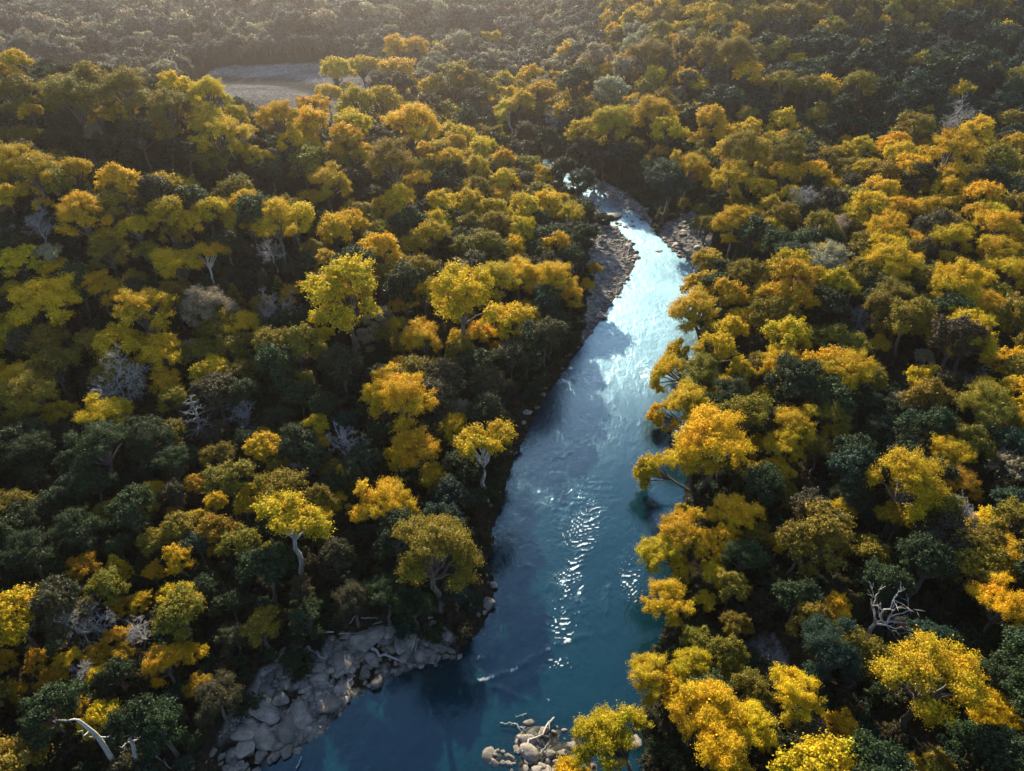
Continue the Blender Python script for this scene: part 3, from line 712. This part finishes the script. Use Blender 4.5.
HERO = {  # (px, py): label
 (486,443): 'golden tree with a forked white trunk leaning over the left water edge',
 (288,518): 'wide flat-topped golden tree with a pale trunk above the rocky shelf',
 (318,513): 'slim golden tree on a tall straight white trunk above the rocky shelf',
 (190,343): 'pale gold tuft of a tree on twin bare whitish trunks',
 (207,253): 'golden tree alone on a short pale trunk before dark woods',
 (436,551): 'broad olive green tree overhanging the water just below the forked white trunk',
 (436,305): 'huge tall golden tree behind the dark evergreens of the left bank',
 (343,303): 'huge tall golden tree in the middle of the left woods',
 (692,310): 'golden tree with dark limbs leaning far out over the bright water',
 (712,441): 'great golden crown bulging over the right bank below the dark water',
 (930,675): 'huge golden tree with spreading layered limbs near the bottom right corner',
 (830,648): 'blue-green bushy tree beside the bare white branches',
 (873,620): 'dead white snag with reaching bare branches in the right woods',
 (117,390): 'silvery leafless tree with a spray of fine branches above golden tops',
 (200,423): 'bluish dead conifer with tiered bare branches',
 (47,605): 'bare tree fallen sideways, its pale limbs all swept one way',
 (958,536): 'bluish leafless tree with fine branching beside a golden crown',
 (278,313): 'pinkish grey leafless tree above an amber crown',
 (416,215): 'pinkish bare tree between two golden crowns below the river bend',
 (456,408): 'pale grey leafy tree before the dark left bank',
 (948,127): 'pale bare tree at the foot of the dark slope',
 (803,208): 'whitish bare tree on the right bank above the gold crowns',
 (627,653): 'small dark conical evergreen at the right water edge',
 (527,350): 'large dark green conical evergreen standing by the riffle',
 (341,368): 'blue-green conical evergreen among the left woods',
}
def hero(px, py):
    b = min(HERO, key=lambda h: math.hypot(h[0] - px, h[1] - py))
    return b if math.hypot(b[0] - px, b[1] - py) < 6 else None

# ------------------------------------------------------------------ build the trees
DIM = {}
def jitter(c, r):
    t = np.array(TINT[c]); k = r.uniform(.8, 1.2)
    return [float(t[0] * k * r.uniform(.88, 1.1)), float(t[1] * k * r.uniform(.92, 1.08)), float(t[2] * k)]
KIND = {'broad': 'broadleaf_tree', 'open': 'broadleaf_tree', 'tall': 'broadleaf_tree', 'cone': 'conifer_tree', 'bare': 'bare_tree'}
GROUP = {'broadleaf_tree': 'broadleaf trees of the valley woods', 'conifer_tree': 'evergreens among the broadleaf trees', 'bare_tree': 'leafless trees standing in the woods'}
used = {}
items, order_k = [], []
for k in sorted(keep, key=lambda k: -vis[k]):
    t = trees[k]
    h = hero(t[0], t[1])
    if h and h not in used: used[h] = k
    noun = {'broadleaf_tree': 'tree', 'conifer_tree': 'conical evergreen', 'bare_tree': 'tree'}[KIND[t[4]]]
    items.append((t[0], t[1], look_of(t), noun)); order_k.append(k)
LAB = dict(zip(order_k, place_labels(items)))
for h, k in used.items(): LAB[k] = HERO[h]
rt = np.random.default_rng(77)
BAREPICK = {(200,423): 3, (873,620): 4}
for k in order_k:
    px, py, w, c, form = trees[k]
    nm = KIND[form]
    e = bpy.data.objects.new(nm, None); COL.objects.link(e); e.empty_display_size = .5
    vs = ME['large' if form == 'broad' and w > 44 else form]; v = int(rt.integers(0, len(vs)))
    rot = rt.uniform(0, 6.283); sz = rt.uniform(.92, 1.1); tilt = (0, 0)
    if form == 'bare':
        h = hero(px, py); v = BAREPICK.get(h, int(rt.integers(0, 3)))
        if h == (873, 620): rot = 0
        if h == (47, 605): tilt = (R_(20), R_(62)); rot = 0
    R = tR[k] * 1.06
    hz = (tz[k] - tg[k]) / (CROWN_Z[form] * R)      # keep crown height where the photo shows it
    e.location = (bx[k], by[k], tg[k]); e.rotation_euler = (tilt[0], tilt[1], rot)
    top = Vector((tx[k] - bx[k], ty[k] - by[k], tz[k] - tg[k]))
    if form != 'cone' and math.hypot(top.x, top.y) > .2:
        hz = top.length / (CROWN_Z[form] * R)
        e.rotation_euler = (top.normalized().to_track_quat('Z', 'Y').to_matrix() @ __import__('mathutils').Matrix.Rotation(rot, 3, 'Z')).to_euler()
    if form == 'cone': R *= .9
    if form == 'bare': R *= 1.25
    e.scale = (R, R, R * float(np.clip(hz, .75, 1.35)))
    tag(e, LAB[k], 'tree', GROUP[nm])
    a = obj('trunk', vs[v][0], e); b = obj('crown', vs[v][1], e)
    if form != 'bare': b['tint'] = jitter(c, rt)

# ------------------------------------------------------------------ masses: points with instanced source meshes
def stuff(name, P, scl, rot, tint, var, sources):
    src = bpy.data.collections.new(name + '_sources')
    for k, me in enumerate(sources):
        o = bpy.data.objects.new('%s_source_%02d' % (name, k), me); src.objects.link(o)
    me = bpy.data.meshes.new(name); me.vertices.add(len(P)); me.vertices.foreach_set('co', np.asarray(P, np.float32).ravel())
    a = me.attributes.new('scl', 'FLOAT_VECTOR', 'POINT'); a.data.foreach_set('vector', np.asarray(scl, np.float32).ravel())
    a = me.attributes.new('rot', 'FLOAT_VECTOR', 'POINT'); a.data.foreach_set('vector', np.asarray(rot, np.float32).ravel())
    a = me.attributes.new('var', 'INT', 'POINT'); a.data.foreach_set('value', np.asarray(var, np.int32))
    if tint is not None:
        a = me.attributes.new('tint', 'FLOAT_VECTOR', 'POINT'); a.data.foreach_set('vector', np.asarray(tint, np.float32).ravel())
    ng = bpy.data.node_groups.new(name, 'GeometryNodeTree')
    ng.interface.new_socket('Geometry', in_out='INPUT', socket_type='NodeSocketGeometry'); ng.interface.new_socket('Geometry', in_out='OUTPUT', socket_type='NodeSocketGeometry')
    nn = ng.nodes; gi = nn.new('NodeGroupInput'); go = nn.new('NodeGroupOutput')
    mp = nn.new('GeometryNodeMeshToPoints'); ip = nn.new('GeometryNodeInstanceOnPoints'); ci = nn.new('GeometryNodeCollectionInfo')
    ci.inputs['Collection'].default_value = src; ci.inputs['Separate Children'].default_value = True; ci.inputs['Reset Children'].default_value = True
    def na(n, t):
        q = nn.new('GeometryNodeInputNamedAttribute'); q.data_type = t; q.inputs['Name'].default_value = n; return q.outputs[0]
    L = ng.links.new
    L(gi.outputs[0], mp.inputs['Mesh']); L(mp.outputs[0], ip.inputs['Points']); L(ci.outputs[0], ip.inputs['Instance'])
    ip.inputs['Pick Instance'].default_value = True
    L(na('var', 'INT'), ip.inputs['Instance Index']); L(na('scl', 'FLOAT_VECTOR'), ip.inputs['Scale'])
    er = nn.new('FunctionNodeEulerToRotation'); L(na('rot', 'FLOAT_VECTOR'), er.inputs[0]); L(er.outputs[0], ip.inputs['Rotation'])
    L(ip.outputs[0], go.inputs[0])
    o = obj(name, me); md = o.modifiers.new('scatter', 'NODES'); md.node_group = ng
    return tag(o, kind='stuff')

def joined(var, nm):
    (tv, tf), (cv, cf) = var
    V = np.concatenate([tv, cv]); n = len(tv)
    fs = tf + [cf + n]
    mi = np.concatenate([np.zeros(sum(len(f) for f in tf)), np.ones(len(cf))])
    return mesh_np(nm, V, fs, [M_BARK, M_LEAF], mi)
JB = [joined(v, 'forest_tree') for v in VARB[:6]] + [joined(make_tree(700 + k, 'broad', 20, 1.75), 'far_forest_tree') for k in range(6)]
rest = [k for k in range(nT) if k not in keep]
fm = far_keep
X = np.concatenate([fx[fm], tx[rest]]); Y = np.concatenate([fy[fm], ty[rest]]); Rr = np.concatenate([fr_[fm], tR[rest]])
C = list(fc[fm]) + [trees[k][3] for k in rest]
r = np.random.default_rng(3)
Z = land(X, Y)
sc = np.stack([Rr, Rr, Rr * r.uniform(.8, 1.1, len(X))], -1)
ro = np.stack([np.zeros(len(X)), np.zeros(len(X)), r.uniform(0, 6.28, len(X))], -1)
farm = (np.hypot(X, Y) > 165) | (Y < 15)
Z = Z - .55 * Rr * farm
stuff('forest', np.stack([X, Y, Z], -1), sc, ro, [jitter(c, r) for c in C], r.integers(0, 6, len(X)) + 6 * farm, JB)

# undergrowth on the forest floor and along the banks
a, b = scatter(-125, 125, 18, 215, 2.0, 31)
sd = poly_sd(RIVER, a, b); bmk = bar_mask(a, b)
ok = (sd > .25) & ((bmk < .5) | ((np.random.default_rng(4).uniform(0, 1, len(a)) < .16) & (b < 60) & (a < 0) & (sd > 2))); a, b, sd = a[ok], b[ok], sd[ok]
z = land(a, b); ppx, ppy, _ = project(a, b, z); ok = (ppx > -80) & (ppx < 1104) & (ppy < 860); a, b, z = a[ok], b[ok], z[ok]
n = len(a); r = np.random.default_rng(8)
Ru = r.uniform(.8, 1.9, n)
JS = [joined(v, 'undergrowth_bush') for v in VARS]
cu = np.array(list('DDTbbb'))[r.integers(0, 6, n)]
stuff('undergrowth', np.stack([a, b, z], -1), np.stack([Ru, Ru, Ru * r.uniform(.7, 1.5, n)], -1), np.stack([np.zeros(n)] * 2 + [r.uniform(0, 6.28, n)], -1), [jitter(c, r) for c in cu], r.integers(0, 3, n), JS)

# ------------------------------------------------------------------ rocks
ROCK = [mesh_np('boulder', *make_rock(40 + k, ICO3, f), M_ROCK, smooth=False) for k, f in enumerate((.5, .45, .6, .55, .35, .42, .6, .3))]
PEB = [mesh_np('cobble', *make_rock(80 + k, ICO2, .55), M_ROCK) for k in range(5)]
BOULD = {(256,578): "30 650 120,140 610 110,75 605 50,40 530 130,180 550 110,100 490 90,290 510 110,350 440 90,360 495 45,245 360 80,40 455 80,350 350 110,440 255 150,510 245 70,530 215 80,400 300 90,470 330 80,600 250 120,680 310 90,720 265 60,760 230 70,660 355 32,550 378 28,697 165 24,800 240 24,430 385 28,515 370 34,330 290 70,360 240 60,110 430 60,200 450 60,60 400 60,620 215 60",
 (0,578): "990 620 110,980 690 100,920 712 70,930 745 45,1000 585 70,880 720 45,950 760 60",
 (512,578): "150 545 48,215 530 36,90 577 26,60 640 28,20 690 40,-10 720 44,60 740 36,-60 640 30,30 610 24,-70 700 30",
 (512,386): "430 122 26,300 120 15,215 292 16,235 3 22,120 40 40,100 90 30,60 110 50",
 (512,193): "540 270 22,495 353 22,595 235 44,535 238 18,505 258 50,405 95 80,545 70 34,430 160 24,360 500 50,290 490 34,230 650 36,195 740 30,240 755 34,660 210 50,700 240 40,640 180 40,330 20 50,290 30 50,380 40 44,340 55 34",
 (512,0): "80 680 44,140 700 40,250 740 60,330 750 50,190 720 34,110 720 30,290 765 40,60 650 30"}
bl = []
for (ox, oy), s in BOULD.items():
    for e in s.split(','):
        p = [float(v) for v in e.split()]; bl.append((ox + p[0] / 4, oy + p[1] / 4, p[2] / 4))
bp = np.array(bl)
u, fy2, fz2 = ray(bp[:, 0], bp[:, 1]); d = np.full(len(bp), 45.0); dn = np.zeros(len(bp), bool)
for _ in range(900):
    h = land(u * d, fy2 * d); dn |= (CAM_H + fz2 * d) <= np.maximum(h, -.05)
    d = np.where(dn, d, d + .2)
blab = place_labels([(p[0], p[1], ('huge grey' if p[2] > 26 else 'large grey' if p[2] > 17 else 'mid-sized grey' if p[2] > 10 else 'small grey'), 'boulder') for p in bl])
r = np.random.default_rng(19)
for k, (p, lb) in enumerate(zip(bl, blab)):
    o = obj('boulder', ROCK[int(r.integers(0, len(ROCK)))])
    s = p[2] * d[k] / F / 2 * (1.12 if p[2] > 24 else .95)
    x, y = u[k] * d[k], fy2[k] * d[k]; h = float(land(np.array([x]), np.array([y]))[0])
    o.location = (x, y, max(h, -.25) + s * .16); o.scale = (s, s, s * r.uniform(.5, .88)); o.rotation_euler = (r.normal(0, .12), r.normal(0, .12), r.uniform(0, 6.28))
    tag(o, lb, 'boulder', 'boulders along the river')

# loose cobbles
px0, py0 = [], []
r = np.random.default_rng(23)
N0 = 60000
cxr = r.uniform(-30, 45, N0); cyr = r.uniform(24, 215, N0)
sd = poly_sd(RIVER, cxr, cyr); hh, _, bmv, shv = land(cxr, cyr, True)
edge = (sd > -.8) & (sd < 1.2)
ok = ((bmv > .35) | (edge & (r.uniform(0, 1, N0) < .16))) & (hh > -.35) & ((shv < .4) | (r.uniform(0, 1, N0) < .8)) & (fbm(cxr / 3, cyr / 3) + r.uniform(-.5, .5, N0) > -.15)
cxr, cyr, hh = cxr[ok], cyr[ok], hh[ok]; n = len(cxr)
s = np.clip(r.lognormal(-1.45, .62, n), .08, .95)
stuff('gravel', np.stack([cxr, cyr, hh + s * .1], -1), np.stack([s, s, s * r.uniform(.6, 1.1, n)], -1), np.stack([r.normal(0, .2, n), r.normal(0, .2, n), r.uniform(0, 6.28, n)], -1), None, r.integers(0, 5, n), PEB)

# ------------------------------------------------------------------ driftwood
def ground_at(px, py, floor=-.05):
    u, a, b = ray(px, py); d = np.arange(45, 400, .1)
    low = (CAM_H + b * d) <= np.maximum(land(u * d, a * d), floor)
    d = d[np.argmax(low)]
    return np.array([u * d, a * d, CAM_H + b * d]), d
LOGS = [((293,638),(334,635),8,'long straight bleached log lying level above the rocky shelf'), ((348,601),(378,604),10,'thick pale log in the clearing under the olive tree'),
 ((372,651),(406,666),8,'grey log slanting across the rocky shelf to the dark water'), ((308,650),(324,662),10,'stout broken log end on the near rocks'),
 ((522,754),(554,720),6,'crooked driftwood branch on the cobbled shoal'), ((540,756),(548,746),4,'short stick beside the crooked branch on the shoal'),
 ((552,165),(584,173),4,'thin white log lying across the upstream stones'), ((243,722),(250,706),5,'short white log upright against the bank rocks'),
 ((45,766),(74,752),6,'grey log lying in the dark wood near the bottom left corner'), ((580,313),(588,318),4,'small pale log at the foot of the gravel bar'),
 ((297,690),(302,682),5,'small pale stick among the near rocks'), ((322,600),(342,583),5,'thin leaning log by the rocky clearing'), ((297,770),(302,760),4,'pale stick poking from the dark water at the bottom'),
 ((956,413),(966,413),4,'pale log glimpsed between crowns in the right woods'), ((157,758),(172,771),4,'curved pale branch on the bottom bank')]
rl = np.random.default_rng(55); bits = []
for (x0, x1, y0, y1, m) in ((262, 345, 640, 705, 9), (280, 380, 590, 632, 9), (340, 440, 628, 655, 6), (505, 590, 715, 765, 4), (595, 640, 232, 300, 4), (545, 600, 168, 200, 4)):
    for _ in range(m):
        cxp, cyp, aa, ln = rl.uniform(x0, x1), rl.uniform(y0, y1), rl.uniform(0, 3.14), rl.uniform(5, 13) * (1 if y0 > 400 else .6)
        bits.append(((cxp - ln * math.cos(aa), cyp - ln * .6 * math.sin(aa)), (cxp + ln * math.cos(aa), cyp + ln * .6 * math.sin(aa)), rl.uniform(2.2, 4.2) * (1 if y0 > 400 else .6), ln))
bitlab = place_labels([((b[0][0] + b[1][0]) / 2, (b[0][1] + b[1][1]) / 2, 'short bleached' if b[3] < 7 else 'slim grey', 'driftwood piece') for b in bits])
LOGS += [(b[0], b[1], b[2], l) for b, l in zip(bits, bitlab)]
for k, (p0, p1, w, lb) in enumerate(LOGS):
    A, d0 = ground_at(*p0); B, d1 = ground_at(*p1)
    r = np.random.default_rng(900 + k); rad = w / 2 * d0 / F * .42
    mb = MB(); P = bent(A + np.array([0, 0, rad * 1.1 + .25]), B + np.array([0, 0, rad * .9 + .35]), r, 8, .035)
    mid = P.mean(0); P = P - mid
    mb.tube(P, np.linspace(rad, rad * .55, 8) * r.uniform(.9, 1.1, 8), 9)
    for j in range(3):
        s0 = P[int(r.integers(3, 8))]; L = np.linalg.norm(B - A) * r.uniform(.12, .28)
        dd = unit((B - A) * .12 + r.normal(0, .8, 3) * np.array([1, 1, .6]) + np.array([0, 0, .4]))
        mb.tube(bent(s0, s0 + dd * L, r, 5, .06), np.linspace(rad * .42, rad * .1, 5), 6)
    v, f = mb.arrays()
    o = obj('driftwood_log', mesh_np('driftwood_log', v, f, M_PALE if k in (0, 1, 4, 6, 7, 12) else M_DEAD, smooth=True), loc=mid)
    tag(o, lb, 'log', 'driftwood logs along the banks')

# leaning dead trunks at the lower left
def pole(path, w, lb, name='dead_trunk', lift=(0, 3, 6)):
    base, d0 = ground_at(*path[0]); P = [base]
    for (qx, qy), z in zip(path[1:], lift[1:]):
        u, a, b = ray(qx, qy); g = base[2] + z; d = (g - CAM_H) / b; P.append(np.array([u * d, a * d, g]))
    P = np.array(P); t = np.linspace(0, len(P) - 1, 9)
    Q = np.stack([np.interp(t, np.arange(len(P)), P[:, c]) for c in range(3)], -1)
    Q[1:-1] = (Q[:-2] + 2 * Q[1:-1] + Q[2:]) / 4
    r = np.random.default_rng(int(path[0][0])); rad = w / 2 * d0 / F
    mb = MB(); mid = Q[0].copy(); Q = Q - mid
    mb.tube(Q, np.linspace(rad, rad * .45, 9), 8)
    for j in range(5):
        s0 = Q[int(r.integers(3, 9))]; dd = unit(r.normal(0, .7, 3) + np.array([0, 0, .5])); mb.tube(bent(s0, s0 + dd * r.uniform(.6, 1.6), r, 5, .08), np.linspace(rad * .35, rad * .1, 5), 5)
    v, f = mb.arrays(); o = obj(name, mesh_np(name, v, f, M_PALE, smooth=True), loc=mid)
    tag(o, lb, 'dead trunk', 'pale dead trunks in the woods')
pole([(120,772),(98,736),(78,720)], 6, 'white trunk leaning left out of the dark wood at the bottom left', lift=(0, 4, 6.5))
pole([(137,766),(133,745),(130,738)], 5, 'slim upright white trunk beside the leaning white trunk', lift=(0, 3, 4))
pole([(801,575),(801,560),(800,550)], 3, 'thin straight pale trunk above the bare earth patch', lift=(0, 3, 5))
pole([(842,326),(848,300),(856,284)], 3, 'slender curved pale trunk under gold crowns by the small bluish snag', lift=(0, 4, 7))

# ------------------------------------------------------------------ light, air, sky
SUN_EL, SUN_AZ = R_(25.5), R_(-10)         # azimuth from the view direction, negative is to the left
sun = bpy.data.lights.new('sun', 'SUN'); sun_o = bpy.data.objects.new('sun', sun); COL.objects.link(sun_o)
sun.energy = 5.0; sun.angle = R_(.5); sun.color = (1, .87, .62)
dirv = Vector((math.sin(SUN_AZ) * math.cos(SUN_EL), math.cos(SUN_AZ) * math.cos(SUN_EL), math.sin(SUN_EL)))
sun_o.rotation_euler = dirv.to_track_quat('Z', 'Y').to_euler()
W = bpy.data.worlds.new('World'); S.world = W; W.use_nodes = True
wn = W.node_tree; bg = wn.nodes['Background']
sky = wn.nodes.new('ShaderNodeTexSky'); sky.sky_type = 'NISHITA'; sky.sun_disc = False
sky.sun_elevation = SUN_EL; sky.sun_rotation = SUN_AZ; sky.ozone_density = 1.4; sky.air_density = 1.0; sky.dust_density = .6
wn.links.new(sky.outputs[0], bg.inputs[0]); bg.inputs[1].default_value = .10

hm, nt, out, N, L = mat('haze')
pv = N('VolumePrincipled'); pv.inputs['Color'].default_value = (1, .90, .90, 1); pv.inputs['Density'].default_value = .0004; pv.inputs['Anisotropy'].default_value = .9
L(pv.outputs[0], out.inputs['Volume'])
v8 = np.array([[x, y, z] for x in (-3200, 3200) for y in (-800, 6300) for z in (-3.5, 126)], float)
hf = np.array([[0,1,3,2],[4,6,7,5],[0,4,5,1],[2,3,7,6],[0,2,6,4],[1,5,7,3]])
tag(obj('haze', mesh_np('haze', v8, hf, hm)), kind='stuff')

S.view_settings.view_transform = 'Standard'; S.view_settings.look = 'None'; S.view_settings.exposure = 1.6; S.view_settings.gamma = 1; S.view_settings.use_curve_mapping = False
S.render.engine = 'CYCLES'
cy = S.cycles
cy.use_denoising = True
try: cy.denoiser = 'OPENIMAGEDENOISE'
except Exception: pass
cy.max_bounces = 5; cy.diffuse_bounces = 2; cy.glossy_bounces = 2; cy.transmission_bounces = 3; cy.transparent_max_bounces = 6; cy.volume_bounces = 0
cy.caustics_reflective = False; cy.caustics_refractive = False; cy.sample_clamp_indirect = 4
cy.use_adaptive_sampling = True; cy.adaptive_threshold = .03
print('trees', nT, 'kept', len(keep), 'fill', len(fx), 'ug', len(a), 'gravel', n)
